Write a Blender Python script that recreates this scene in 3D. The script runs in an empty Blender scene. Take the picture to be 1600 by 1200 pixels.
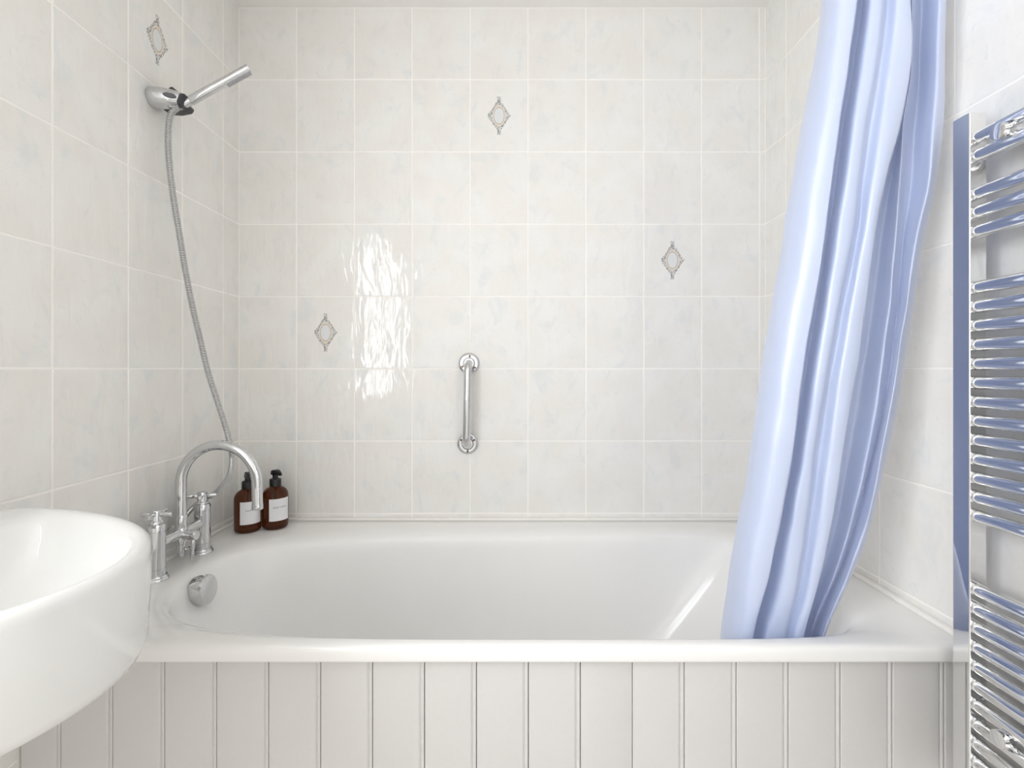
import bpy, bmesh, math, random
from mathutils import Vector, Matrix, noise

scene = bpy.context.scene
C = scene.collection
PI = math.pi
random.seed(7)

# ------------------------------------------------------------------ camera
CAM_Y, CAM_Z = -1.70, 1.10
cam_data = bpy.data.cameras.new('camera')
cam_data.sensor_width = 36.0
cam_data.lens = 768.0 / 1600.0 * 36.0
cam_data.shift_y = -23.0 / 1600.0
cam_data.clip_start = 0.02
cam = bpy.data.objects.new('camera', cam_data)
cam.location = (0, CAM_Y, CAM_Z)
cam.rotation_euler = (PI / 2, 0, 0)
C.objects.link(cam)
scene.camera = cam

# ------------------------------------------------------------------ world, daylight, exposure
world = bpy.data.worlds.new('daylight')
scene.world = world
world.use_nodes = True
world.node_tree.nodes['Background'].inputs[0].default_value = (0.80, 0.88, 1.0, 1)
world.node_tree.nodes['Background'].inputs[1].default_value = 1.0
WINDOW_RADIANCE = 10.2           # overcast daylight on the frosted panes of the window beside the basin
WINDOW_COLOUR = (0.955, 0.985, 1.03)
vs = scene.view_settings
vs.view_transform = 'Standard'
vs.look = 'None'
vs.gamma = 1.0
vs.use_curve_mapping = False
vs.exposure = 0.0
scene.cycles.max_bounces = 12
scene.cycles.diffuse_bounces = 7
scene.cycles.glossy_bounces = 6
scene.cycles.transmission_bounces = 8
scene.cycles.sample_clamp_indirect = 6.0
scene.cycles.caustics_reflective = False
scene.cycles.caustics_refractive = False

# ------------------------------------------------------------------ material helpers
def srgb(r, g, b):
    f = lambda c: c / 12.92 if c <= 0.04045 else ((c + 0.055) / 1.055) ** 2.4
    return (f(r / 255), f(g / 255), f(b / 255), 1)

class NT:
    def __init__(self, name):
        self.m = bpy.data.materials.new(name)
        self.m.use_nodes = True
        self.t = self.m.node_tree
        self.p = self.t.nodes['Principled BSDF']
        self.out = self.t.nodes['Material Output']
    def n(self, kind, **kw):
        nd = self.t.nodes.new(kind)
        for k, v in kw.items():
            setattr(nd, k, v)
        return nd
    def l(self, a, b):
        self.t.links.new(a, b)
    def math(self, op, a, b=None, c=None, clamp=False):
        nd = self.n('ShaderNodeMath', operation=op, use_clamp=clamp)
        for i, v in enumerate((a, b, c)):
            if v is None:
                continue
            if isinstance(v, (int, float)):
                nd.inputs[i].default_value = v
            else:
                self.l(v, nd.inputs[i])
        return nd.outputs[0]
    def mix(self, fac, a, b):
        nd = self.n('ShaderNodeMix', data_type='RGBA')
        for sock, v in ((nd.inputs[0], fac), (nd.inputs[6], a), (nd.inputs[7], b)):
            if hasattr(v, 'is_output'):
                self.l(v, sock)
            else:
                sock.default_value = v
        return nd.outputs[2]
    def ramp(self, fac, lo, hi):
        nd = self.n('ShaderNodeMapRange', interpolation_type='SMOOTHSTEP')
        self.l(fac, nd.inputs[0])
        nd.inputs[1].default_value = lo
        nd.inputs[2].default_value = hi
        return nd.outputs[0]
    def noise(self, vec, scale, detail=3, rough=0.5, dist=0.0):
        nd = self.n('ShaderNodeTexNoise')
        if vec is not None:
            self.l(vec, nd.inputs['Vector'])
        nd.inputs['Scale'].default_value = scale
        nd.inputs['Detail'].default_value = detail
        nd.inputs['Roughness'].default_value = rough
        nd.inputs['Distortion'].default_value = dist
        return nd.outputs[0]
    def bump(self, height, strength, dist):
        nd = self.n('ShaderNodeBump')
        nd.inputs['Strength'].default_value = strength
        nd.inputs['Distance'].default_value = dist
        self.l(height, nd.inputs['Height'])
        self.l(nd.outputs[0], self.p.inputs['Normal'])
        return nd
    def set(self, **kw):
        names = dict(col='Base Color', rough='Roughness', metal='Metallic', ior='IOR', trans='Transmission Weight',
                     coat='Coat Weight', coatr='Coat Roughness', spec='Specular IOR Level', sheen='Sheen Weight')
        for k, v in kw.items():
            self.p.inputs[names[k]].default_value = v
        return self

def plain(name, col, rough=0.5, bump=None, **kw):
    a = NT(name)
    a.set(col=col, rough=rough, **kw)
    tc = a.n('ShaderNodeTexCoord')
    nz = a.noise(tc.outputs['Object'], bump[0] if bump else 6.0, 3)
    # faint procedural unevenness of tone
    dark = tuple(c * 0.96 for c in col[:3]) + (1,)
    a.l(a.mix(nz, dark, col), a.p.inputs['Base Color'])
    if bump:
        a.bump(nz, bump[1], bump[2])
    return a.m

def tile_material(name, decor=False):
    a = NT(name)
    tc = a.n('ShaderNodeTexCoord')
    oi = a.n('ShaderNodeObjectInfo')
    off = a.n('ShaderNodeCombineXYZ')
    a.l(a.math('MULTIPLY', oi.outputs['Random'], 37.0), off.inputs[0])
    a.l(a.math('MULTIPLY', oi.outputs['Random'], 91.0), off.inputs[2])
    add = a.n('ShaderNodeVectorMath', operation='ADD')
    a.l(tc.outputs['Object'], add.inputs[0])
    a.l(off.outputs[0], add.inputs[1])
    vec = add.outputs[0]
    # diagonal, brushed marbling
    mp = a.n('ShaderNodeMapping')
    a.l(vec, mp.inputs[0])
    mp.inputs['Rotation'].default_value = (0, 0.75, 0)
    mp.inputs['Scale'].default_value = (1.0, 1.0, 0.7)
    big = a.noise(mp.outputs[0], 17, 4, 0.6, 0.8)
    fine = a.noise(mp.outputs[0], 60, 4, 0.65, 1.4)
    cream = a.noise(vec, 7, 2, 0.5, 0.3)
    c = a.mix(a.ramp(cream, 0.35, 0.65), srgb(234, 231, 226), srgb(236, 235, 232))
    c = a.mix(a.math('MULTIPLY', a.ramp(big, 0.50, 0.72), 0.55), c, srgb(220, 223, 224))
    c = a.mix(a.math('MULTIPLY', a.ramp(fine, 0.58, 0.75), 0.40), c, srgb(212, 216, 218))
    c = a.mix(a.math('MULTIPLY', a.ramp(fine, 0.42, 0.25), 0.45), c, srgb(238, 236, 232))
    if decor:
        sp = a.n('ShaderNodeSeparateXYZ')
        a.l(tc.outputs['Object'], sp.inputs[0])
        u = a.math('ABSOLUTE', sp.outputs[0])
        v = a.math('ABSOLUTE', sp.outputs[2])
        wob = a.math('MULTIPLY', a.math('SUBTRACT', a.noise(tc.outputs['Object'], 120, 2), 0.5), 0.22)
        dm = a.math('ADD', a.math('ADD', a.math('DIVIDE', u, 0.041), a.math('DIVIDE', v, 0.059)), wob)
        e = a.math('SQRT', a.math('ADD', a.math('POWER', a.math('DIVIDE', u, 0.0185), 2.0), a.math('POWER', a.math('DIVIDE', v, 0.0300), 2.0)))
        inside = a.math('LESS_THAN', dm, 1.0)
        tip = a.math('MULTIPLY', a.math('LESS_THAN', u, a.math('ADD', 0.006, a.math('MULTIPLY', wob, 0.03))),
                     a.math('MULTIPLY', a.math('GREATER_THAN', v, 0.048), a.math('LESS_THAN', v, 0.066)))
        area = a.math('MAXIMUM', inside, tip)
        outer = a.math('GREATER_THAN', e, 1.2)
        vor = a.n('ShaderNodeTexVoronoi', feature='DISTANCE_TO_EDGE')
        a.l(tc.outputs['Object'], vor.inputs['Vector'])
        vor.inputs['Scale'].default_value = 190
        specks = a.math('LESS_THAN', vor.outputs['Distance'], 0.14)
        keep = a.math('GREATER_THAN', a.noise(tc.outputs['Object'], 210, 2), 0.46)
        rim = a.math('GREATER_THAN', a.math('ADD', dm, tip), 0.70)
        ink = a.math('MULTIPLY', a.math('MULTIPLY', area, outer), a.math('MULTIPLY', specks, a.math('MULTIPLY', keep, rim)))
        c = a.mix(a.math('MULTIPLY', a.math('MULTIPLY', area, outer), 0.55), c, srgb(206, 204, 198))
        c = a.mix(a.math('MULTIPLY', a.math('MULTIPLY', inside, a.math('LESS_THAN', e, 1.3)), 0.6), c, srgb(226, 215, 205))
        ring = a.math('MULTIPLY', a.math('GREATER_THAN', e, 0.90), a.math('LESS_THAN', e, 1.06))
        c = a.mix(a.math('MULTIPLY', ring, 0.8), c, srgb(190, 174, 150))
        ring2 = a.math('MULTIPLY', a.math('GREATER_THAN', e, 1.2), a.math('LESS_THAN', e, 1.28))
        c = a.mix(a.math('MULTIPLY', a.math('MULTIPLY', ring2, inside), 0.5), c, srgb(180, 168, 150))
        c = a.mix(a.math('LESS_THAN', e, 0.90), c, srgb(222, 224, 224))
        c = a.mix(a.math('MULTIPLY', ink, 0.9), c, srgb(112, 116, 120))
    a.l(c, a.p.inputs['Base Color'])
    a.set(rough=0.05, ior=1.5, spec=0.42)
    # gently rippled glaze, ripples running upright
    m2 = a.n('ShaderNodeMapping')
    a.l(vec, m2.inputs[0])
    m2.inputs['Scale'].default_value = (1.0, 1.0, 0.30)
    rip = a.noise(m2.outputs[0], 26, 2, 0.5, 0.4)
    a.bump(rip, 0.36, 0.006)
    return a.m

def metal(name, col, rough):
    a = NT(name)
    a.set(col=col, metal=1.0, rough=rough)
    tc = a.n('ShaderNodeTexCoord')
    nz = a.noise(tc.outputs['Object'], 40, 3)
    mr = a.n('ShaderNodeMapRange')
    a.l(nz, mr.inputs[0])
    mr.inputs[3].default_value = rough * 0.7
    mr.inputs[4].default_value = rough * 1.5
    a.l(mr.outputs[0], a.p.inputs['Roughness'])
    return a.m

def cloth_material():
    a = NT('curtain_satin')
    tc = a.n('ShaderNodeTexCoord')
    mp = a.n('ShaderNodeMapping')
    a.l(tc.outputs['Object'], mp.inputs[0])
    mp.inputs['Scale'].default_value = (1.0, 1.0, 9.0)
    slub = a.noise(mp.outputs[0], 26, 4, 0.6)
    c = a.mix(a.math('MULTIPLY', slub, 0.35), srgb(203, 214, 239), srgb(194, 206, 236))
    a.l(c, a.p.inputs['Base Color'])
    a.set(rough=0.38, spec=0.8, sheen=0.5, coat=1.0, coatr=0.42)
    a.p.inputs['Coat IOR'].default_value = 1.75
    a.bump(slub, 0.06, 0.004)
    tr = a.n('ShaderNodeBsdfTranslucent')
    a.l(c, tr.inputs[0])
    mx = a.n('ShaderNodeMixShader')
    mx.inputs[0].default_value = 0.22
    a.l(a.p.outputs[0], mx.inputs[1])
    a.l(tr.outputs[0], mx.inputs[2])
    a.l(mx.outputs[0], a.out.inputs[0])
    return a.m

def emit_material(name, col, strength):
    a = NT(name)
    e = a.n('ShaderNodeEmission')
    e.inputs[0].default_value = tuple(col) + (1,)
    e.inputs[1].default_value = strength
    a.l(e.outputs[0], a.out.inputs[0])
    return a.m

M = {
    'tile': tile_material('glazed_tile'),
    'decor': tile_material('printed_glazed_tile', True),
    'grout': plain('cream_grout', srgb(249, 246, 241), 0.8),
    'ceiling': plain('ceiling_paint', srgb(244, 242, 239), 0.9),
    'paint': plain('white_wall_paint', srgb(246, 245, 243), 0.8),
    'floor': plain('pale_floor', srgb(222, 218, 213), 0.4),
    'enamel': plain('bath_enamel', srgb(240, 239, 237), 0.13),
    'ceramic': plain('basin_ceramic', srgb(231, 231, 229), 0.08, coat=0.5, coatr=0.04),
    'panel': plain('panel_paint', srgb(212, 210, 208), 0.42, bump=(90, 0.06, 0.001)),
    'seal': plain('white_sealant', srgb(240, 237, 232), 0.35),
    'chrome': metal('chrome', (0.65, 0.655, 0.665, 1), 0.04),
    'rail_chrome': metal('bright_rail_chrome', (0.84, 0.845, 0.855, 1), 0.04),
    'hose': metal('hose_steel', (0.60, 0.60, 0.60, 1), 0.14),
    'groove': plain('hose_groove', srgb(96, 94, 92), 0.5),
    'rubber': plain('dark_rubber', srgb(62, 62, 66), 0.45),
    'grey': plain('grey_plastic', srgb(96, 97, 102), 0.4),
    'jets': plain('pale_grey_silicone', srgb(178, 178, 180), 0.4),
    'pump': plain('black_plastic', srgb(14, 13, 14), 0.35),
    'label': plain('paper_label', srgb(236, 236, 238), 0.6),
    'ink': plain('label_ink', srgb(120, 120, 122), 0.7),
    'rust': plain('rusty_screw', srgb(120, 78, 52), 0.5, metal=0.6),
    'cloth': cloth_material(),
    'pane': emit_material('daylit_frosted_pane', WINDOW_COLOUR, WINDOW_RADIANCE),
    'door': plain('door_paint', srgb(238, 237, 234), 0.4),
}
def amber():
    a = NT('amber_plastic')
    a.set(col=srgb(138, 74, 40), rough=0.06, trans=0.75, ior=1.30)
    tc = a.n('ShaderNodeTexCoord')
    nz = a.noise(tc.outputs['Object'], 8, 2)
    a.l(a.mix(nz, srgb(104, 52, 27), srgb(128, 68, 37)), a.p.inputs['Base Color'])
    return a.m
M['amber'] = amber()

# ------------------------------------------------------------------ mesh helpers
def mesh_of(name, verts, faces, smooth=True, recalc=True):
    me = bpy.data.meshes.new(name)
    me.from_pydata([tuple(v) for v in verts], [], faces)
    if recalc:
        bm = bmesh.new(); bm.from_mesh(me)
        bmesh.ops.recalc_face_normals(bm, faces=bm.faces)
        bm.to_mesh(me); bm.free()
    if smooth:
        me.shade_smooth()
    me.update()
    return me

def link(name, me, mat, parent=None, loc=None, rotz=None):
    o = bpy.data.objects.new(name, me)
    if mat is not None:
        if len(me.materials) == 0:
            me.materials.append(M[mat])
    C.objects.link(o)
    if parent is not None:
        o.parent = parent
    if loc is not None:
        o.location = loc
    if rotz is not None:
        o.rotation_euler = (0, 0, rotz)
    return o

def sharp(o, deg=35):
    o.data.shade_smooth()
    me = o.data
    bm = bmesh.new(); bm.from_mesh(me)
    lim = math.radians(deg)
    for e in bm.edges:
        e.smooth = not (len(e.link_faces) == 2 and e.calc_face_angle(0) > lim)
    bm.to_mesh(me); bm.free()
    return o

class MB:
    """collects simple solids into one mesh (one part)"""
    def __init__(self):
        self.v, self.f = [], []
    def add(self, v, f):
        k = len(self.v)
        self.v += [Vector(p) for p in v]
        self.f += [tuple(i + k for i in q) for q in f]
        return self
    def box(self, a, b, bevel=0.0, seg=2):
        bm = bmesh.new()
        bmesh.ops.create_cube(bm, size=1)
        a, b = Vector(a), Vector(b)
        for p in bm.verts:
            p.co = Vector([(a[i] + b[i]) / 2 + p.co[i] * (b[i] - a[i]) for i in range(3)])
        if bevel:
            bmesh.ops.bevel(bm, geom=list(bm.edges), offset=bevel, segments=seg, affect='EDGES', profile=0.5)
        bm.verts.index_update()
        self.add([p.co.copy() for p in bm.verts], [[p.index for p in f.verts] for f in bm.faces])
        bm.free()
        return self
    def lathe(self, p0, axis, prof, seg=32):
        """prof: list of (distance along axis, radius)"""
        p0, ax = Vector(p0), Vector(axis).normalized()
        q = ax.to_track_quat('Z', 'Y')
        ex, ey = q @ Vector((1, 0, 0)), q @ Vector((0, 1, 0))
        v, f = [], []
        n = len(prof)
        for t, r in prof:
            for i in range(seg):
                a = 2 * PI * i / seg
                v.append(p0 + ax * t + (ex * math.cos(a) + ey * math.sin(a)) * r)
        for j in range(n - 1):
            for i in range(seg):
                i2 = (i + 1) % seg
                f.append((j * seg + i, j * seg + i2, (j + 1) * seg + i2, (j + 1) * seg + i))
        f.append(tuple(range(seg - 1, -1, -1)))
        f.append(tuple((n - 1) * seg + i for i in range(seg)))
        return self.add(v, f)
    def rod(self, a, b, r, seg=20, bev=0.0):
        a, b = Vector(a), Vector(b)
        L = (b - a).length
        pr = [(0, r), (L, r)] if not bev else [(0, r - bev), (bev * .3, r - bev * .3), (bev, r), (L - bev, r), (L - bev * .3, r - bev * .3), (L, r - bev)]
        return self.lathe(a, b - a, pr, seg)
    def tube(self, pts, rad, seg=16, caps=True):
        """pts: list of Vector, rad: number or list"""
        pts = [Vector(p) for p in pts]
        n = len(pts)
        rs = rad if isinstance(rad, (list, tuple)) else [rad] * n
        tang = []
        for i in range(n):
            d = pts[min(i + 1, n - 1)] - pts[max(i - 1, 0)]
            tang.append(d.normalized())
        up = Vector((0, 1, 0)) if abs(tang[0].y) < 0.9 else Vector((1, 0, 0))
        nrm = (up - tang[0] * up.dot(tang[0])).normalized()
        v, f = [], []
        for i in range(n):
            nrm = (nrm - tang[i] * nrm.dot(tang[i])).normalized()
            bi = tang[i].cross(nrm)
            for k in range(seg):
                a = 2 * PI * k / seg
                v.append(pts[i] + (nrm * math.cos(a) + bi * math.sin(a)) * rs[i])
        for i in range(n - 1):
            for k in range(seg):
                k2 = (k + 1) % seg
                f.append((i * seg + k, i * seg + k2, (i + 1) * seg + k2, (i + 1) * seg + k))
        if caps:
            f.append(tuple(range(seg - 1, -1, -1)))
            f.append(tuple((n - 1) * seg + k for k in range(seg)))
        return self.add(v, f)
    def build(self, name, mat, parent=None, deg=35, origin=None):
        o0 = Vector(origin) if origin is not None else Vector((0, 0, 0))
        me = mesh_of(name, [p - o0 for p in self.v], self.f)
        o = link(name, me, mat, parent)
        sharp(o, deg)
        if origin is not None:
            o.location = o0 if parent is None else o0 - parent.location
        elif parent is not None:
            # parts are modelled in world coordinates
            o.location = -parent.location
        return o

def catmull(pts, per):
    pts = [Vector(p) for p in pts]
    out = []
    n = len(pts)
    for i in range(n - 1):
        p0 = pts[i - 1] if i else pts[0] * 2 - pts[1]
        p1, p2 = pts[i], pts[i + 1]
        p3 = pts[i + 2] if i + 2 < n else pts[-1] * 2 - pts[-2]
        for k in range(per):
            t = k / per
            out.append(0.5 * ((2 * p1) + (p2 - p0) * t + (2 * p0 - 5 * p1 + 4 * p2 - p3) * t * t + (3 * p1 - p0 - 3 * p2 + p3) * t ** 3))
    out.append(pts[-1])
    return out

def empty(name, loc, label=None, cat=None, group=None):
    o = bpy.data.objects.new(name, None)
    o.empty_display_size = 0.05
    o.location = loc
    C.objects.link(o)
    if label:
        tag(o, label, cat, group)
    return o

def tag(o, label, cat, group=None):
    o['label'] = label
    o['category'] = cat
    if group:
        o['group'] = group
    return o

def struct(o, label=None):
    o['kind'] = 'structure'
    if label:
        o['label'] = label
    return o

# ------------------------------------------------------------------ the room
XL, XR = -0.945, 0.876          # tile faces of the left and right walls
YB, YF = 0.0, -2.75             # tile face of the back wall, plain wall behind the camera
ZC = 2.352                      # ceiling
RIM = 0.58                      # top of the bath
GAP = 0.004                     # grout joint
REC = 0.0007                    # how far the joints lie behind the glaze
TH = 0.12

W = struct(MB().box((XL - TH, YB + REC, 0), (XR + TH, YB + TH, ZC + .1)).build('wall_back', 'grout', origin=(0, YB + REC, 0)), 'cream grouted back wall with pale marbled tiles')
# window opening in the left wall beside the camera
WY0, WY1, WZ0, WZ1 = -2.56, -1.46, 0.86, 2.06
wl = MB()
wl.box((XL - TH, WY1, 0), (XL - REC, YB + REC, ZC + .1))
wl.box((XL - TH, YF - TH, 0), (XL - REC, WY0, ZC + .1))
wl.box((XL - TH, WY0, 0), (XL - REC, WY1, WZ0))
wl.box((XL - TH, WY0, WZ1), (XL - REC, WY1, ZC + .1))
WLo = struct(wl.build('wall_left', 'grout', origin=(XL - REC, 0, 0)), 'left wall with pale marbled tiles and one printed tile')
WRo = struct(MB().box((XR + REC, YF - TH, 0), (XR + TH, YB + REC, ZC + .1)).build('wall_right', 'grout', origin=(XR + REC, 0, 0)), 'right wall with pale marbled tiles behind curtain and radiator')
struct(MB().box((XL - TH, YF - TH, 0), (XR + TH, YF, ZC + .1)).build('wall_front', 'paint', origin=(0, YF, 0)))
struct(MB().box((XL - TH, YF - TH, -.1), (XR + TH, YB + TH, 0)).build('floor', 'floor'))
struct(MB().box((XL - TH, YF - TH, ZC), (XR + TH, YB + TH, ZC + .1)).build('ceiling', 'ceiling', origin=(0, 0, ZC)))

# tiles: one shared mesh for each size, one object for each tile
tile_cache = {}
def tile_mesh(w, h, kind):
    key = (round(w, 4), round(h, 4), kind)
    if key not in tile_cache:
        mb = MB().box((-w / 2, 0, -h / 2), (w / 2, 0.006, h / 2), min(0.0012, w / 8, h / 8), 2)
        me = mesh_of('tile', mb.v, mb.f, smooth=False)
        me.materials.append(M[kind])
        tile_cache[key] = me
    return tile_cache[key]

def lay_tile(parent, wall, s0, s1, z0, z1, decor=False):
    w, h = s1 - s0 - GAP, z1 - z0 - GAP
    me = tile_mesh(w, h, 'decor' if decor else 'tile')
    s, z = (s0 + s1) / 2, (z0 + z1) / 2
    if wall == 'back':
        p, r = Vector((s, YB, z)), 0
    elif wall == 'left':
        p, r = Vector((XL, s, z)), PI / 2
    else:
        p, r = Vector((XR, s, z)), -PI / 2
    o = bpy.data.objects.new('decor_tile' if decor else 'tile', me)
    C.objects.link(o)
    o.parent = parent
    o.location = p - parent.location
    o.rotation_euler = (random.uniform(-.0022, .0022), 0, r + random.uniform(-.0022, .0022))
    if decor:
        o['label'] = 'tile printed with a small diamond and oval motif'
    return o

rows = [(0.586, 0.602)] + [(0.602 + .25 * k, 0.852 + .25 * k) for k in range(7)]
low_rows = [(0.102, 0.352), (0.352, 0.602)]
# back wall: nine full columns and a sliver at the right
bx = [XL + .2 * k for k in range(10)] + [XR]
for i in range(10):
    for j, (z0, z1) in enumerate(rows):
        lay_tile(W, 'back', bx[i], bx[i + 1], z0, z1, (i, j) in {(4, 6), (7, 4), (1, 3)})
ly = [0.0, -.09] + [-.09 - .2 * k for k in range(1, 7)]
for i in range(7):
    for j, (z0, z1) in enumerate(rows):
        if ly[i + 1] < -0.79 and j == 0:
            continue
        lay_tile(WLo, 'left', ly[i + 1], ly[i], z0, z1, (i, j) == (2, 6))
    if ly[i + 1] < -0.79:
        for z0, z1 in low_rows:
            lay_tile(WLo, 'left', ly[i + 1], max(ly[i + 1] + .02, min(ly[i], -0.76 if ly[i] > -.76 else ly[i])), z0, z1)
ry = [0.0, -.128] + [-.128 - .2 * k for k in range(1, 8)]
for i in range(8):
    for j, (z0, z1) in enumerate(rows):
        if ry[i + 1] < -0.79 and j == 0:
            continue
        lay_tile(WRo, 'right', ry[i + 1], ry[i], z0, z1)
    if ry[i + 1] < -0.79:
        for z0, z1 in low_rows:
            lay_tile(WRo, 'right', ry[i + 1], min(ry[i], -0.76 if ry[i] > -.76 else ry[i]), z0, z1)

# sealant strips where the bath meets the walls
def strip(name, a, b, along):
    mb = MB()
    if along == 'x':
        mb.box((a, YB - .012, RIM - .002), (b, YB + .001, RIM + .008), .004, 3)
    elif along == 'l':
        mb.box((XL - .001, a, RIM - .002), (XL + .012, b, RIM + .008), .004, 3)
    else:
        mb.box((XR - .016, a, RIM - .002), (XR + .001, b, RIM + .008), .004, 3)
    return struct(mb.build(name, 'seal'), 'white sealant strip between bath and tiles')
strip('trim_1', XL, XR, 'x')
strip('trim_2', -.775, -.012, 'l')
strip('trim_3', -.775, -.012, 'r')

# window: white frame, frosted panes lit by the day outside
win = empty('window_1', (XL - .05, (WY0 + WY1) / 2, WZ0))
struct(win, 'white framed window with frosted panes beside the basin')
fr = MB()
for y0, y1 in ((WY0, WY0 + .05), (WY1 - .05, WY1), ((WY0 + WY1) / 2 - .035, (WY0 + WY1) / 2 + .035)):
    fr.box((XL - .08, y0, WZ0), (XL - .02, y1, WZ1), .004)
for z0, z1 in ((WZ0, WZ0 + .05), (WZ1 - .05, WZ1)):
    fr.box((XL - .078, WY0, z0), (XL - .022, WY1, z1), .004)
fr.build('window_frame', 'paint', win)
MB().box((XL - .09, WY0, WZ0 - .02), (XL + .03, WY1, WZ0 + .002), .004).build('window_sill', 'paint', win)
ym = (WY0 + WY1) / 2
for y0, y1 in ((WY0 + .04, ym - .03), (ym + .03, WY1 - .04)):
    o = link('pane', mesh_of('pane', [(XL - .055, y0, WZ0 + .04), (XL - .055, y1, WZ0 + .04), (XL - .055, y1, WZ1 - .04), (XL - .055, y0, WZ1 - .04)], [(0, 1, 2, 3)], smooth=False, recalc=False), 'pane', win)
    o.location = -win.location

# door behind the camera
dr = empty('door_1', (0.3, YF, 0))
struct(dr, 'painted door in the wall behind the camera')
d1 = MB().box((-.10, YF, 0), (.70, YF + .02, 2.0), .003)
d1.build('door_leaf', 'door', dr)
dm = MB()
dm.box((-.17, YF, 0), (-.10, YF + .035, 2.07), .004).box((.70, YF, 0), (.77, YF + .035, 2.07), .004).box((-.17, YF, 2.0), (.77, YF + .034, 2.07), .004)
dm.build('door_frame', 'paint', dr)

# ------------------------------------------------------------------ bath
bath = empty('bathtub', (-.035, -.39, 0), 'white built-in bathtub with chrome overflow and rounded tap end', 'bathtub')
def bath_mesh():
    N = 192
    ox0, ox1, oy0, oy1 = XL + .001, XR - .001, -.778, -.001
    cx, cy, ea, eb = -.04, -.439, .78, .304
    def opening(th, da=0.0, db=0.0, x_shift=0.0, nl=3.0, nr=6.5):
        c, s = math.cos(th), math.sin(th)
        n = nr if c > 0 else nl
        # blend exponent so that the long sides meet smoothly
        r = lambda v, e: math.copysign(abs(v) ** (2 / e), v)
        return Vector((cx + x_shift + (ea + da) * r(c, n), cy + (eb + db) * r(s, n), 0))
    ths = [2 * PI * (i + .5) / N for i in range(N)]
    for X in (ox0, ox1):
        for Y in (oy0, oy1):          # one spoke through each outer corner
            want = math.atan2(Y - cy, X - cx)
            best = min((2 * PI * k / 20000 for k in range(20000)), key=lambda t: abs(math.remainder(math.atan2(opening(t).y - cy, opening(t).x - cx) - want, 2 * PI)))
            ths.append(best)
    ths = sorted(ths)
    N = len(ths)
    op = [opening(t) for t in ths]
    out = []
    for p in op:   # outer rectangle along the ray from the centre
        d = Vector((p.x - cx, p.y - cy))
        k = 1e9
        if d.x > 1e-9: k = min(k, (ox1 - cx) / d.x)
        if d.x < -1e-9: k = min(k, (ox0 - cx) / d.x)
        if d.y > 1e-9: k = min(k, (oy1 - cy) / d.y)
        if d.y < -1e-9: k = min(k, (oy0 - cy) / d.y)
        out.append(Vector((cx + d.x * k, cy + d.y * k, 0)))
    # make sure the rectangle's corners are hit exactly
    for X in (ox0, ox1):
        for Y in (oy0, oy1):
            j = min(range(N), key=lambda i: (out[i].x - X) ** 2 + (out[i].y - Y) ** 2)
            out[j] = Vector((X, Y, 0))
    def rect(inset, z):
        r = []
        for p in out:
            r.append(Vector((min(max(p.x, ox0 + inset), ox1 - inset), min(max(p.y, oy0 + inset), oy1 - inset), z)))
        return r
    def between(f, z):
        return [Vector((a.x + (b.x - a.x) * f, a.y + (b.y - a.y) * f, z)) for a, b in zip(op, out)]
    rings = [rect(.030, .549), rect(.004, .548), rect(.001, .550), rect(0, .554), rect(0, .568), rect(.0015, .5735), rect(.005, .5775), rect(.010, .5795),
             between(.62, .580), between(.45, .580), between(.30, .5793), between(.18, .5775), between(.08, .574), between(.02, .570)]
    def inner(dl, drr, db, z, nl, nr):
        r = []
        for t in ths:
            c = math.cos(t)
            da = -(drr if c > 0 else dl)
            p = opening(t, da, -db, 0, nl, nr)
            r.append(Vector((p.x, p.y, z)))
        return r
    rings += [inner(.006, .007, .004, .563, 3.0, 6.5), inner(.011, .013, .007, .553, 3.0, 6.4), inner(.020, .030, .011, .530, 3.0, 6.0),
              inner(.045, .085, .022, .45, 3.0, 5.5), inner(.075, .165, .036, .35, 3.0, 5.0), inner(.105, .245, .055, .26, 3.0, 4.6),
              inner(.135, .30, .080, .21, 3.0, 4.2), inner(.18, .36, .115, .182, 2.9, 3.6), inner(.26, .44, .165, .172, 2.7, 3.0),
              inner(.45, .58, .235, .168, 2.4, 2.5), inner(.70, .72, .290, .166, 2, 2)]
    v, f = [], []
    for r in rings:
        v += r
    for j in range(len(rings) - 1):
        for i in range(N):
            i2 = (i + 1) % N
            f.append((j * N + i, j * N + i2, (j + 1) * N + i2, (j + 1) * N + i))
    f.append(tuple((len(rings) - 1) * N + i for i in range(N)))
    return v, f
v, f = bath_mesh()
b = MB().add(v, f).build('tub', 'enamel', bath, deg=60)
ov = MB()
oc, oax = Vector((-.806, -.447, .536)), Vector((1, 0, .10)).normalized()
ov.lathe(oc, oax, [(0, .034), (.006, .0355), (.010, .036), (.030, .036), (.0335, .0352), (.035, .033), (.0352, .001)], 48)
ov.build('overflow_knob', 'chrome', bath)
MB().lathe((-.45, -.439, .164), (0, 0, 1), [(0, .035), (.006, .035), (.008, .032), (.0082, .001)], 32).build('drain', 'chrome', bath)

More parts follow.
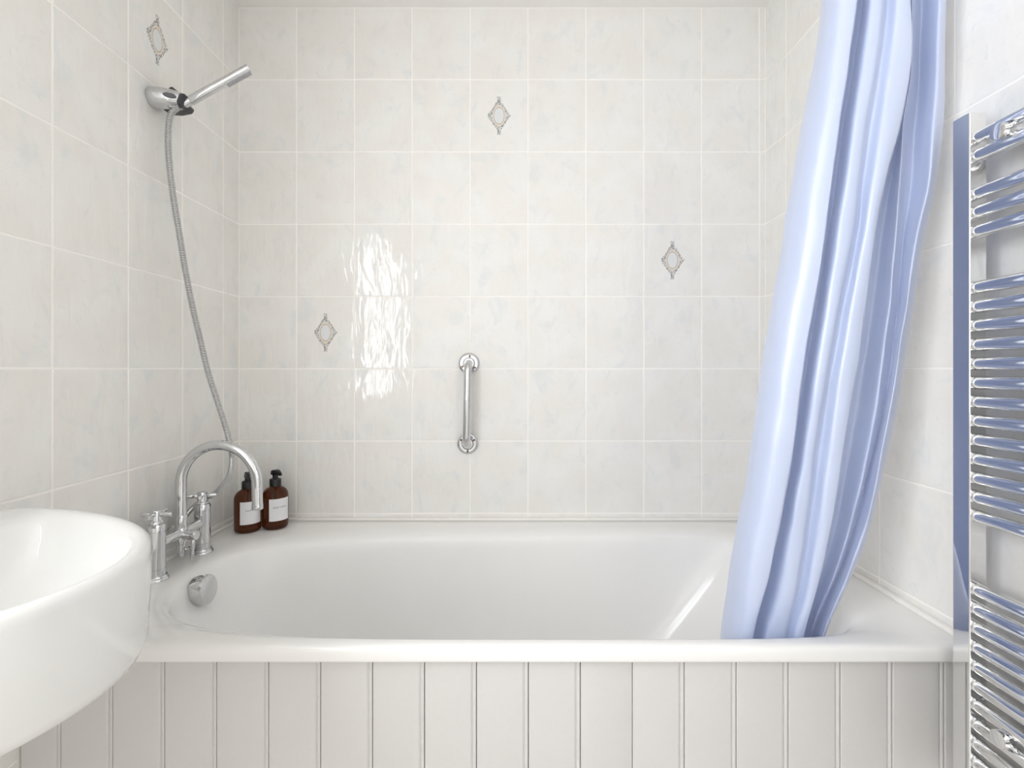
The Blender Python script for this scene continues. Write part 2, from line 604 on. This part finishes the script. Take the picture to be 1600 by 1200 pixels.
# ------------------------------------------------------------------ bath panel of beaded boards
panel = empty('bath_surround', (0, -.75, 0), 'off-white beaded tongue and groove panel under the bath rim', 'bath panel')
PF = -.758
def board_mesh(w, bead=True):
    """profile across the board in x, front at y=0, with a fine bead at the right edge"""
    pr = [(.0004, .014), (.0004, .0030), (.0010, .0006), (.0020, 0)]
    if bead:
        pr += [(w - .0125, 0), (w - .0110, .0003), (w - .0085, .0022), (w - .0078, .0030), (w - .0072, .0030)]
        for k in range(7):
            t = PI * k / 6
            pr.append((w - .0038 - .0030 * math.cos(t), .0018 - .0016 * math.sin(t)))
        pr += [(w - .0006, .0040), (w - .0006, .014)]
    else:
        pr += [(w - .0022, 0), (w - .0010, .0006), (w - .0004, .0030), (w - .0004, .014)]
    n = len(pr)
    v = [(x, y, 0.0) for x, y in pr] + [(x, y, .532) for x, y in pr]
    f = [(i, (i + 1) % n, n + (i + 1) % n, n + i) for i in range(n)] + [tuple(range(n - 1, -1, -1)), tuple(range(n, 2 * n))]
    me = mesh_of('board', v, f)
    me.materials.append(M['panel'])
    return me
bm_cache = {}
edges = [0.2310 + .0997 * (k - 12) for k in range(0, 19)]
edges = [XL + .002] + [e for e in edges if XL + .01 < e < XR - .01] + [XR - .001]
for k in range(len(edges) - 1):
    w = edges[k + 1] - edges[k]
    bead = abs(edges[k + 1] - .2310) > .01 and k < len(edges) - 2
    key = (round(w, 4), bead)
    if key not in bm_cache:
        bm_cache[key] = board_mesh(w, bead)
        sh = True
    o = link('board', bm_cache[key], None, panel)
    if len(bm_cache[key].polygons) and not bm_cache[key].get('sharpened'):
        sharp(o, 30); bm_cache[key]['sharpened'] = 1
    o.location = Vector((edges[k], PF, .015)) - panel.location
MB().box((XL + .002, PF + .0145, .015), (XR - .001, PF + .03, .546)).build('backing', 'panel', panel)

# ------------------------------------------------------------------ bath mixer tap
TX, TD0, TD1, TDM = -.882, -.482, -.300, -.391
tap = empty('bath_mixer_tap', (TX, TDM, RIM), 'chrome bridge bath mixer with swan-neck spout and cross handles', 'tap')
def pillar(y):
    p = MB()
    p.lathe((TX, y, RIM - .001), (0, 0, 1), [(0, .0205), (.010, .0205), (.028, .0205), (.0283, .0198), (.0293, .0198), (.0296, .0205), (.120, .0205), (.1203, .0199), (.1213, .0199), (.1216, .0205), (.134, .0205), (.1375, .0195), (.1385, .017)], 40)
    po = p.build('pillar', 'chrome', tap)
    fl = MB()
    fl.lathe((TX, y, RIM), (0, 0, 1), [(-.001, .0275), (.003, .0275), (.005, .0262), (.006, .0245), (.009, .0245), (.0105, .0235), (.011, .0206)], 40)
    o = fl.build('flange', 'chrome', po); o.location = (0, 0, 0)
    h = MB()
    h.lathe((TX, y, RIM + .1375), (0, 0, 1), [(0, .0155), (.003, .0165), (.006, .0155), (.008, .013), (.015, .0125), (.030, .0128), (.033, .0118), (.0345, .009), (.035, .001)], 32)
    ho = h.build('handle', 'chrome', tap)
    zc = RIM + .160
    ang0 = math.radians(4 if y == TD0 else 20)
    for k in range(4):
        a = ang0 + k * PI / 2
        d = Vector((math.cos(a), math.sin(a), 0))
        s = MB().rod(Vector((TX, y, zc)) + d * .010, Vector((TX, y, zc)) + d * .037, .0058, 16, .0012)
        o = s.build('spoke', 'chrome', ho); o.location = (0, 0, 0)
for y in (TD0, TD1):
    pillar(y)
ZB = .664
br = MB().rod((TX, TD0 + .012, ZB), (TX, TD1 - .012, ZB), .0132, 28)
br.lathe((TX, TDM, ZB - .020), (0, 0, 1), [(0, .0158), (.034, .0158), (.036, .0150)], 28)
br.build('bridge', 'chrome', tap)
pts = [Vector((TX, TDM, ZB + .012)), Vector((TX, TDM, ZB + .06))]
zc, R = .796, .1025
for k in range(0, 33):
    a = PI - PI * k / 32
    pts.append(Vector((TX + R + R * math.cos(a), TDM - .004 * (k / 32), zc + R * math.sin(a))))
pts.append(Vector((TX + 2 * R + .001, TDM - .004, .742)))
sp = MB().tube(pts, .0133, 28).build('spout', 'chrome', tap)
o = MB().rod((TX, TDM, ZB + .013), (TX, TDM, .713), .0152, 28, .001).build('collar', 'chrome', sp); o.location = (0, 0, 0)
o = MB().rod((TX + 2 * R + .001, TDM - .004, .7425), (TX + 2 * R + .001, TDM - .004, .7285), .0140, 28, .001).build('nozzle', 'chrome', sp); o.location = (0, 0, 0)
dv = MB().lathe((TX, TDM, ZB - .004), (1, -.12, 0), [(.010, .0125), (.024, .0125), (.0245, .0115), (.026, .0115), (.0265, .0128), (.044, .0128), (.047, .0115), (.048, .001)], 28)
dv.lathe((TX, TDM, ZB - .018), (0, 0, -1), [(0, .0125), (.010, .0125), (.012, .0105), (.030, .0105), (.032, .0085), (.044, .0082), (.046, .007)], 24)
dvo = dv.build('diverter', 'chrome', tap)
o = MB().rod((TX + .037, TDM - .005, ZB - .010), (TX + .033, TDM - .006, ZB - .066), .0048, 16, .001).build('lever', 'chrome', dvo); o.location = (0, 0, 0)
MB().lathe((TX, TDM + .008, ZB - .046), (1, .05, 0), [(.004, .006), (.014, .006), (.0145, .0078), (.022, .0078), (.024, .006)], 20).build('valve_knob', 'chrome', tap)
MB().rod((TX - .006, TDM + .002, ZB), (TX - .034, TDM + .010, ZB + .004), .0085, 20, .001).build('hose_outlet', 'chrome', tap)

# ------------------------------------------------------------------ shower holder, handset, hose
HC = Vector((XL, 1.291 - 1.70, 1.814))
hold = empty('shower_holder', HC, 'chrome and black swivel holder for hand shower on tiled wall', 'shower holder')
MB().lathe(HC - Vector((.001, 0, 0)), (1, 0.10, -.03), [(0, .0265), (.006, .0272), (.018, .0268), (.036, .0255), (.052, .0232), (.066, .0195), (.074, .0160), (.0765, .0135), (.077, .001)], 40).build('body', 'chrome', hold)
hx = HC + Vector((.074, .010, -.004))
ringm = MB()
ringm.lathe(hx - Vector((.006, 0, 0)), (1, 0.12, -.12), [(-.002, .0155), (.0, .0195), (.010, .0190), (.012, .0155)], 32)
ringm.build('swivel_ring', 'rubber', hold)
cl = MB()
prof = [(-.036, -.012), (-.030, -.026), (.002, -.027), (.028, -.022), (.034, -.012), (.030, -.006), (.006, .0), (.004, .026), (-.006, .036), (-.018, .030)]
n = len(prof)
vv = [HC + Vector((.050 + a, .010, bb)) for a, bb in prof] + [HC + Vector((.050 + a, .044, bb)) for a, bb in prof]
cl.add(vv, [(i, (i + 1) % n, n + (i + 1) % n, n + i) for i in range(n)] + [tuple(range(n)), tuple(range(2 * n - 1, n - 1, -1))])
cradle = cl.build('cradle', 'rubber', hold, deg=50)
bv = cradle.modifiers.new('bevel', 'BEVEL'); bv.width = .003; bv.segments = 2; bv.limit_method = 'ANGLE'
# oval grey inlay on the chrome body, lying on its upper front
inl = MB()
seg = 28
q = [HC + Vector((.058, -.0185, -.0045)), Vector((1, .25, -.06)).normalized(), Vector((0, -.10, 1)).normalized()]
nrm = q[1].cross(q[2]); nrm = nrm if nrm.y < 0 else -nrm
vv = [q[0] + q[1] * (.0150 * math.cos(2 * PI * k / seg)) + q[2] * (.0060 * math.sin(2 * PI * k / seg)) + nrm * h for h in (.0016, -.004) for k in range(seg)]
inl.add(vv, [tuple(range(seg)), tuple(range(2 * seg - 1, seg - 1, -1))] + [(k, (k + 1) % seg, seg + (k + 1) % seg, seg + k) for k in range(seg)])
inl.build('inlay', 'grey', hold)

A = Vector((-.879, 1.305 - 1.70, 1.799))
HD = Vector((.168, .012, .104)).normalized()
hs = empty('hand_shower', A, 'slim chrome stick hand shower pointing up to the right', 'hand shower')
MB().lathe(A, HD, [(-.006, .0085), (.0, .0098), (.012, .0105), (.024, .0112), (.0245, .0102), (.028, .0102)], 28).build('cone_nut', 'chrome', hs)
MB().lathe(A, HD, [(.028, .0085), (.0285, .0115), (.030, .0122), (.10, .0118), (.203, .0115), (.2055, .0108), (.206, .001)], 32).build('handle', 'chrome', hs)
side = Vector((0, 1, 0)); dn = HD.cross(Vector((0, 1, 0))).normalized()
if dn.z > 0: dn = -dn
sb = MB()
a0, a1 = A + HD * .132, A + HD * .203
ey = HD.cross(dn).normalized()
def slab(mb, p0, p1, w, h0, h1):
    vv = []
    for p in (p0, p1):
        for sw, hh in ((-w, h0), (w, h0), (w * .8, h1), (-w * .8, h1)):
            vv.append(p + ey * sw + dn * hh)
    mb.add(vv, [(0, 1, 2, 3), (7, 6, 5, 4), (0, 4, 5, 1), (1, 5, 6, 2), (2, 6, 7, 3), (3, 7, 4, 0)])
slab(sb, a0, a1, .009, .006, .0128)
sbo = sb.build('spray_face', 'jets', hs)
for k in range(15):
    for w in (-.004, .004):
        p = a0 + HD * (.004 + k * .0046) + ey * w
        o = MB().rod(p + dn * .0125, p + dn * .0165, .0011, 8).build('spray_jet', 'jets', sbo); o.location = (0, 0, 0)

hp = [A - HD * .004, A - HD * .016 + Vector((0, 0, -.001)), (-.902, -.399, 1.776), (-.910, -.398, 1.740), (-.911, -.396, 1.67), (-.901, -.393, 1.56), (-.888, -.388, 1.462), (-.876, -.382, 1.365),
      (-.861, -.376, 1.27), (-.846, -.37, 1.19), (-.828, -.360, 1.09), (-.808, -.35, 1.008), (-.790, -.342, .935), (-.781, -.334, .880), (-.782, -.327, .842), (-.797, -.314, .800), (-.828, -.298, .765), (-.868, -.272, .735),
      (-.902, -.262, .722), (-.921, -.280, .700), (-.924, -.315, .683), (-.921, -.350, .672), (-.917, -.380, .668)]
base = catmull(hp, 24)
# resample evenly and rib the radius
L = [0]
for i in range(1, len(base)):
    L.append(L[-1] + (base[i] - base[i - 1]).length)
step = .00112
pts, rad, k, j = [], [], 0, 0
while k * step < L[-1]:
    s = k * step
    while L[j + 1] < s: j += 1
    t = (s - L[j]) / max(1e-9, L[j + 1] - L[j])
    pts.append(base[j].lerp(base[j + 1], t))
    rad.append((.0081, .0081, .0065, .0065)[k % 4])
    k += 1
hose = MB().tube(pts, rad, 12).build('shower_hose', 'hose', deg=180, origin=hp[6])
# grey in the grooves between steel ribs: liner colour, also standing in for shade
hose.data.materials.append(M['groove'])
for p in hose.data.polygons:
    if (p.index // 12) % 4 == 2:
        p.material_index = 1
tag(hose, 'ribbed metal shower hose hanging from holder to bath tap', 'hose')

# ------------------------------------------------------------------ grab bar
GX0, GX1, GZ0, GZ1 = -.148, -.153, 1.120, .843
grab = empty('grab_bar', (GX0, 0, (GZ0 + GZ1) / 2), 'short upright chrome grab bar on the back wall', 'grab bar')
ox = .055; r = .030
path = [Vector((GX0, -.004, GZ0))]
for k in range(0, 13):
    a = PI / 2 * k / 12
    path.append(Vector((GX0, -(ox - r) - r * math.sin(a), GZ0 - r + r * math.cos(a))))
for k in range(0, 13):
    a = PI / 2 * k / 12
    path.append(Vector((GX1, -(ox - r) - r * math.cos(a), GZ1 + r - r * math.sin(a))))
path.append(Vector((GX1, -.004, GZ1)))
MB().tube(path, .0128, 24).build('bar', 'chrome', grab)
for gx, gz, ph in ((GX0, GZ0, 85), (GX1, GZ1, -90)):
    fo = MB().lathe((gx, .001, gz), (0, -1, 0), [(0, .0365), (.003, .0365), (.0055, .035), (.0075, .0315), (.0080, .0300), (.0065, .0290), (.0062, .0210), (.0085, .0200), (.012, .0178), (.0125, .0130)], 40).build('mounting_flange', 'chrome', grab)
    for k in range(3):
        a = math.radians(ph + 120 * k)
        o = MB().lathe((gx + .0252 * math.cos(a), -.004, gz + .0252 * math.sin(a)), (0, -1, 0), [(0, .0034), (.0035, .0034), (.0045, .0024), (.0046, .0005)], 14).build('screw', 'rust', fo)
        o.location = (0, 0, 0)

# ------------------------------------------------------------------ pump bottles
def text_mesh(body, size, radius, z, a0):
    cu = bpy.data.curves.new('lettering', 'FONT')
    cu.body = body; cu.size = size; cu.align_x = 'CENTER'; cu.align_y = 'CENTER'
    ob = bpy.data.objects.new('lettering', cu)
    C.objects.link(ob)
    dg = bpy.context.evaluated_depsgraph_get()
    me0 = ob.evaluated_get(dg).to_mesh()
    vv = []
    for p in me0.vertices:
        a = a0 + p.co.x / radius
        vv.append((math.cos(a) * radius, math.sin(a) * radius, z + p.co.y))
    ff = [tuple(q.vertices) for q in me0.polygons]
    ob.evaluated_get(dg).to_mesh_clear()
    bpy.data.objects.remove(ob)
    bpy.data.curves.remove(cu)
    return mesh_of('lettering', vv, ff, recalc=False)

def bottle(x, y, face_deg, word, label, rot, pump_deg):
    t = empty('pump_bottle', (x, y, RIM), label, 'bottle', 'amber pump bottles on the bath corner')
    rb = .0400
    def part(mb, name, mat, par=t):
        me = mesh_of(name, mb.v, mb.f)
        o = link(name, me, mat, par); sharp(o, 40)
        return o
    body = MB().lathe((0, 0, 0), (0, 0, 1), [(.0015, .001), (.0, .030), (.001, .034), (.005, .038), (.010, rb), (.100, rb), (.108, .0395), (.116, .0375), (.123, .0335), (.129, .0275), (.133, .021), (.136, .0165), (.141, .0155), (.147, .0155)], 48)
    part(body, 'body', 'amber')
    # dip tube seen through the shoulder
    part(MB().rod((0, 0, .020), (0, 0, .138), .0035, 12), 'dip_tube', 'pump')
    part(MB().lathe((0, 0, 0), (0, 0, 1), [(.1365, .0165), (.137, .0178), (.158, .0178), (.160, .0165), (.161, .010)], 40), 'collar', 'pump')
    a = math.radians(pump_deg)
    d = Vector((math.cos(a), math.sin(a), 0)); e = Vector((-d.y, d.x, 0))
    hd = MB().lathe((0, 0, 0), (0, 0, 1), [(.160, .0088), (.172, .0085), (.1725, .0105), (.176, .0115)], 24)
    vv = []
    for s, w, z0, z1 in ((-.013, .0085, .1745, .1845), (-.006, .011, .1745, .1885), (.006, .011, .1745, .1890), (.016, .0075, .1755, .1860), (.026, .0045, .1715, .1790)):
        for ww, zz in ((-w, z0), (w, z0), (w * .8, z1), (-w * .8, z1)):
            vv.append(d * s + e * ww + Vector((0, 0, zz)))
    ff = [(0, 1, 2, 3), (19, 18, 17, 16)]
    for k in range(4):
        for m in range(4):
            ff.append((k * 4 + m, k * 4 + (m + 1) % 4, k * 4 + 4 + (m + 1) % 4, k * 4 + 4 + m))
    hd.add(vv, ff)
    ho = part(hd, 'pump_head', 'pump')
    # wrapped paper label
    a0 = math.radians(face_deg)
    half = .033 / rb
    lb = MB(); vv = []; ns = 18
    for zz in (.030, .107 - .006):
        for k in range(ns + 1):
            aa = a0 - half + 2 * half * k / ns
            for rr in (rb + .0006, rb - .0004):
                vv.append((math.cos(aa) * rr, math.sin(aa) * rr, zz))
    m = 2 * (ns + 1)
    ff = []
    for k in range(ns):
        i = 2 * k
        ff += [(i, i + 2, m + i + 2, m + i), (i + 1, m + i + 1, m + i + 3, i + 3), (i, i + 1, i + 3, i + 2), (m + i, m + i + 2, m + i + 3, m + i + 1)]
    ff += [(0, m, m + 1, 1), (2 * ns, 2 * ns + 1, m + 2 * ns + 1, m + 2 * ns)]
    lb.add(vv, ff)
    lo = part(lb, 'paper_label', 'label')
    lo['label'] = 'plain white paper label'
    link('lettering', text_mesh(word, .0070, rb + .0009, .0735, a0), 'ink', lo)
    return t
bottle(-.852, -.115, -47, 'SHAMPOO', 'amber pump bottle partly hidden behind the tap spout', 0, -60)
bottle(-.780, -.080, -44, 'BODY WASH', 'amber pump bottle standing clear, nearer the back wall tiles', 0, -25)

# ------------------------------------------------------------------ wash basin
basin = empty('wash_basin', (XL + .25, -1.10, .71), 'large white ceramic basin with rounded front, mounted on left wall', 'basin')
def basin_mesh():
    yc, A_, B_ = -1.100, .455, .305
    c = Vector((-.735, yc, 0))
    N = 160
    ths = [2 * PI * i / N for i in range(N)]
    def radius(th, inset, wall, p):
        d = Vector((math.cos(th), math.sin(th)))
        # ellipse centred on the wall
        aa, bb = A_ - inset, B_ - inset
        px = c.x - XL
        qa = (d.x / aa) ** 2 + (d.y / bb) ** 2
        qb = 2 * px * d.x / aa ** 2
        qc = (px / aa) ** 2 - 1
        r1 = (-qb + math.sqrt(qb * qb - 4 * qa * qc)) / (2 * qa)
        if d.x < -1e-6:
            r2 = (px - wall) / -d.x
            return (r1 ** -p + r2 ** -p) ** (-1 / p)
        return r1
    def ring(inset, wall, p, z, s=1.0):
        return [Vector((c.x + math.cos(t) * radius(t, inset, wall, p) * s, c.y + math.sin(t) * radius(t, inset, wall, p) * s, z)) for t in ths]
    T = .850
    R_ = [ring(.12, .002, 40, .690), ring(.06, .002, 40, .692), ring(.020, .002, 40, .697), ring(.009, .002, 40, .704), ring(.0045, .002, 40, .716), ring(.002, .002, 40, .775), ring(.000, .002, 40, T - .016), ring(.0012, .002, 40, T - .008), ring(.005, .0025, 40, T - .0025), ring(.011, .003, 40, T),
          ring(.018, .05, 16, T - .0005), ring(.024, .08, 10, T - .003), ring(.029, .098, 8, T - .009), ring(.034, .104, 7, T - .020), ring(.042, .110, 6, T - .045), ring(.058, .122, 5, T - .080), ring(.090, .145, 4, T - .108), ring(.135, .17, 3, T - .122)]
    R_ += [ring(.135, .17, 3, T - .126, .6), ring(.135, .17, 3, T - .128, .25)]
    v, f = [], []
    for r in R_: v += r
    for j in range(len(R_) - 1):
        for i in range(N):
            i2 = (i + 1) % N
            f.append((j * N + i, j * N + i2, (j + 1) * N + i2, (j + 1) * N + i))
    f.append(tuple(range(N - 1, -1, -1)))
    f.append(tuple((len(R_) - 1) * N + i for i in range(N)))
    return v, f
v, f = basin_mesh()
MB().add(v, f).build('bowl', 'ceramic', basin, deg=70)
MB().lathe((-.735, -1.10, .718), (0, 0, 1), [(0, .03), (.006, .030), (.008, .027), (.0075, .001)], 28).build('drain', 'chrome', basin)

# ------------------------------------------------------------------ towel radiator
rad_ = empty('towel_radiator', (.83, -1.07, .33), 'chrome ladder towel radiator on the right wall', 'radiator')
FX, DF, DN_ = .800, .893, .859
RY1, RY0 = DF - 1.70, DN_ - 1.70
far_y0, far_y1 = RY0, RY1
near_y1 = RY0 - .43
ZT, ZBt = 1.550, .335
for y0, y1 in ((far_y0, far_y1), (near_y1 - .034, near_y1)):
    po = MB().box((FX, y0, ZBt), (FX + .030, y1, ZT), .0022, 3).build('post', 'rail_chrome', rad_)
    po.modifiers.new('weighted_normals', 'WEIGHTED_NORMAL').weight = 100
px_rows = [215, 243.5, 302, 331.5, 361.5] + [449 + 29.8 * k for k in range(13)] + [921.5 + 30.1 * k for k in range(12)]
zs = [1.10 - (y - 577) / 894.0 for y in px_rows]
for z in zs:
    y0, y1 = near_y1 - .004, far_y0 + .004
    cxm = FX + .0145
    bo = MB().lathe((cxm, y1, z), (0, -1, 0), [(0, .0095), (.0045, .0098), (.006, .0112), (.009, .0112), (.0115, .0118), (y1 - y0 - .0115, .0118), (y1 - y0 - .006, .0105), (y1 - y0, .0098)], 28)
    bo.build('bar', 'rail_chrome', rad_, deg=60)
for z in ((zs[0] + zs[1]) / 2, (zs[24] + zs[25]) / 2):
    for y in (.803 - 1.70, near_y1 + .056):
        k = MB().lathe((FX - .004, y, z), (1, 0, 0), [(-.004, .001), (-.004, .0115), (-.003, .0135), (.004, .0140), (.0045, .007), (.050, .007), (.0505, .013), (.0665, .0135), (.0668, .018), (XR - FX + .004 - .0005, .018)], 28)
        k.build('bracket', 'rail_chrome', rad_)

# ------------------------------------------------------------------ shower curtain
KEYS = [
    (1.802, [(0.613, -0.72), (0.606, -0.753), (0.613, -0.785), (0.631, -0.797), (0.643, -0.789), (0.673, -0.735), (0.693, -0.723), (0.684, -0.747), (0.673, -0.776), (0.689, -0.785), (0.709, -0.773), (0.711, -0.793), (0.727, -0.799), (0.74, -0.789), (0.774, -0.735), (0.8, -0.715), (0.785, -0.735), (0.76, -0.767), (0.795, -0.739), (0.808, -0.731), (0.804, -0.757), (0.798, -0.785), (0.821, -0.771), (0.841, -0.745)]),
    (1.674, [(0.598, -0.711), (0.592, -0.744), (0.6, -0.776), (0.62, -0.788), (0.631, -0.78), (0.661, -0.726), (0.68, -0.714), (0.671, -0.738), (0.663, -0.767), (0.681, -0.776), (0.701, -0.764), (0.709, -0.784), (0.735, -0.79), (0.747, -0.78), (0.781, -0.726), (0.802, -0.706), (0.789, -0.726), (0.765, -0.758), (0.799, -0.73), (0.812, -0.722), (0.807, -0.748), (0.799, -0.776), (0.824, -0.762), (0.843, -0.736)]),
    (1.567, [(0.582, -0.703), (0.577, -0.736), (0.586, -0.768), (0.607, -0.78), (0.619, -0.772), (0.647, -0.718), (0.667, -0.706), (0.658, -0.73), (0.651, -0.759), (0.67, -0.768), (0.691, -0.756), (0.698, -0.776), (0.722, -0.782), (0.735, -0.772), (0.767, -0.718), (0.788, -0.698), (0.777, -0.718), (0.757, -0.75), (0.793, -0.722), (0.809, -0.714), (0.805, -0.74), (0.799, -0.768), (0.827, -0.754), (0.845, -0.728)]),
    (1.459, [(0.568, -0.694), (0.565, -0.727), (0.576, -0.759), (0.599, -0.771), (0.61, -0.763), (0.637, -0.709), (0.657, -0.697), (0.649, -0.721), (0.642, -0.75), (0.662, -0.759), (0.681, -0.747), (0.684, -0.767), (0.7, -0.773), (0.713, -0.763), (0.743, -0.709), (0.771, -0.689), (0.769, -0.709), (0.757, -0.741), (0.793, -0.713), (0.808, -0.705), (0.805, -0.731), (0.799, -0.759), (0.822, -0.745), (0.84, -0.719)]),
    (1.349, [(0.554, -0.685), (0.551, -0.718), (0.564, -0.75), (0.587, -0.762), (0.599, -0.754), (0.625, -0.7), (0.644, -0.688), (0.637, -0.712), (0.632, -0.741), (0.653, -0.75), (0.673, -0.738), (0.673, -0.758), (0.686, -0.764), (0.698, -0.754), (0.728, -0.7), (0.762, -0.68), (0.764, -0.7), (0.755, -0.732), (0.788, -0.704), (0.8, -0.696), (0.793, -0.722), (0.784, -0.75), (0.81, -0.736), (0.828, -0.71)]),
    (1.109, [(0.526, -0.665), (0.525, -0.698), (0.54, -0.73), (0.565, -0.742), (0.576, -0.734), (0.6, -0.68), (0.619, -0.668), (0.613, -0.692), (0.605, -0.721), (0.621, -0.73), (0.641, -0.718), (0.647, -0.738), (0.667, -0.744), (0.679, -0.734), (0.707, -0.68), (0.742, -0.66), (0.749, -0.68), (0.746, -0.712), (0.777, -0.684), (0.787, -0.676), (0.774, -0.702), (0.76, -0.73), (0.787, -0.716), (0.804, -0.69)]),
    (0.859, [(0.5, -0.645), (0.5, -0.678), (0.515, -0.71), (0.54, -0.722), (0.551, -0.714), (0.573, -0.66), (0.592, -0.648), (0.586, -0.672), (0.581, -0.701), (0.599, -0.71), (0.618, -0.698), (0.623, -0.718), (0.639, -0.724), (0.651, -0.714), (0.676, -0.66), (0.714, -0.64), (0.719, -0.66), (0.715, -0.692), (0.745, -0.664), (0.754, -0.656), (0.743, -0.682), (0.73, -0.71), (0.752, -0.696), (0.767, -0.67)]),
    (0.697, [(0.478, -0.633), (0.478, -0.666), (0.493, -0.698), (0.517, -0.71), (0.528, -0.702), (0.548, -0.648), (0.567, -0.636), (0.562, -0.66), (0.562, -0.689), (0.587, -0.698), (0.605, -0.686), (0.607, -0.706), (0.619, -0.712), (0.63, -0.702), (0.653, -0.648), (0.687, -0.628), (0.686, -0.648), (0.677, -0.68), (0.705, -0.652), (0.715, -0.644), (0.703, -0.67), (0.689, -0.698), (0.708, -0.684), (0.722, -0.658)]),
    (0.534, [(0.46, -0.62), (0.457, -0.653), (0.466, -0.685), (0.482, -0.697), (0.492, -0.689), (0.51, -0.635), (0.529, -0.623), (0.525, -0.647), (0.529, -0.676), (0.558, -0.685), (0.575, -0.673), (0.575, -0.693), (0.584, -0.699), (0.595, -0.689), (0.616, -0.635), (0.644, -0.615), (0.639, -0.635), (0.627, -0.667), (0.651, -0.639), (0.658, -0.631), (0.647, -0.657), (0.634, -0.685), (0.65, -0.671), (0.662, -0.645)]),
]
top = (2.03, [(p[0] + (p[0] - q[0]) * 1.0, p[1] + (p[1] - q[1]) * 1.0) for p, q in zip(KEYS[0][1], KEYS[1][1])])
bot = (0.33, [(p[0] + (p[0] - q[0]) * 1.0, p[1] + (p[1] - q[1]) * .8) for p, q in zip(KEYS[-1][1], KEYS[-2][1])])
def clampx(row):
    return (row[0], [(min(p[0], .858), p[1]) for p in row[1]])
KEYS = [clampx(top)] + [clampx(k) for k in KEYS] + [bot]
def curtain_mesh():
    cols = []
    for i in range(24):
        cols.append(catmull([(k[1][i][0], k[1][i][1], k[0]) for k in KEYS], 18))
    nr = len(cols[0])
    grid = []
    for j in range(nr):
        grid.append(catmull([cols[i][j] for i in range(24)], 7))
    nc = len(grid[0])
    v, f = [], []
    for j in range(nr):
        for i in range(nc):
            p = grid[j][i]
            t = j / (nr - 1)
            # soft cross wrinkles and pulls in the fabric
            w = noise.noise(Vector((i * .035, p.z * 5.0, 3.1))) * .0045 + noise.noise(Vector((i * .10, p.z * 13 + i * .05, 7.7))) * .0022
            w2 = noise.noise(Vector((i * .05, p.z * 6.0, 11.3))) * .004
            amp = .5 + .9 * t
            v.append(Vector((p.x + w * amp, p.y + w2 * amp, p.z)))
    for j in range(nr - 1):
        for i in range(nc - 1):
            a = j * nc + i
            f.append((a, a + 1, a + nc + 1, a + nc))
    return v, f
v, f = curtain_mesh()
cu = MB().add(v, f).build('shower_curtain', 'cloth', deg=180, origin=(.66, -.73, .33))
tag(cu, 'pale blue satin shower curtain bunched to the right, tucked into bath', 'curtain')

rail = empty('curtain_rail', (XL, -.765, 2.06), 'white shower curtain rail running between the side walls', 'curtain rail')
MB().rod((XL + .003, -.765, 2.06), (XR - .003, -.765, 2.06), .0125, 20).build('pole', 'paint', rail)
for x, s in ((XL, 1), (XR, -1)):
    MB().lathe((x, -.765, 2.06), (s, 0, 0), [(-.001, .03), (.006, .03), (.010, .02), (.02, .0165)], 24).build('end_cap', 'paint', rail)
tr_ = []
for k in range(24):
    a = 2 * PI * k / 24
    tr_.append(Vector((0, math.cos(a) * .022, math.sin(a) * .022)))
ring_me = None
for k in range(6):
    x = .625 + .04 * k
    mb = MB().tube(tr_ + [tr_[0]], .002, 8, caps=False)
    me = ring_me or mesh_of('curtain_ring', mb.v, mb.f)
    ring_me = me
    o = link('ring', me, 'paint' if not me.materials else None, rail)
    o.location = Vector((x, -.765, 2.050)) - rail.location

bpy.context.view_layer.update()
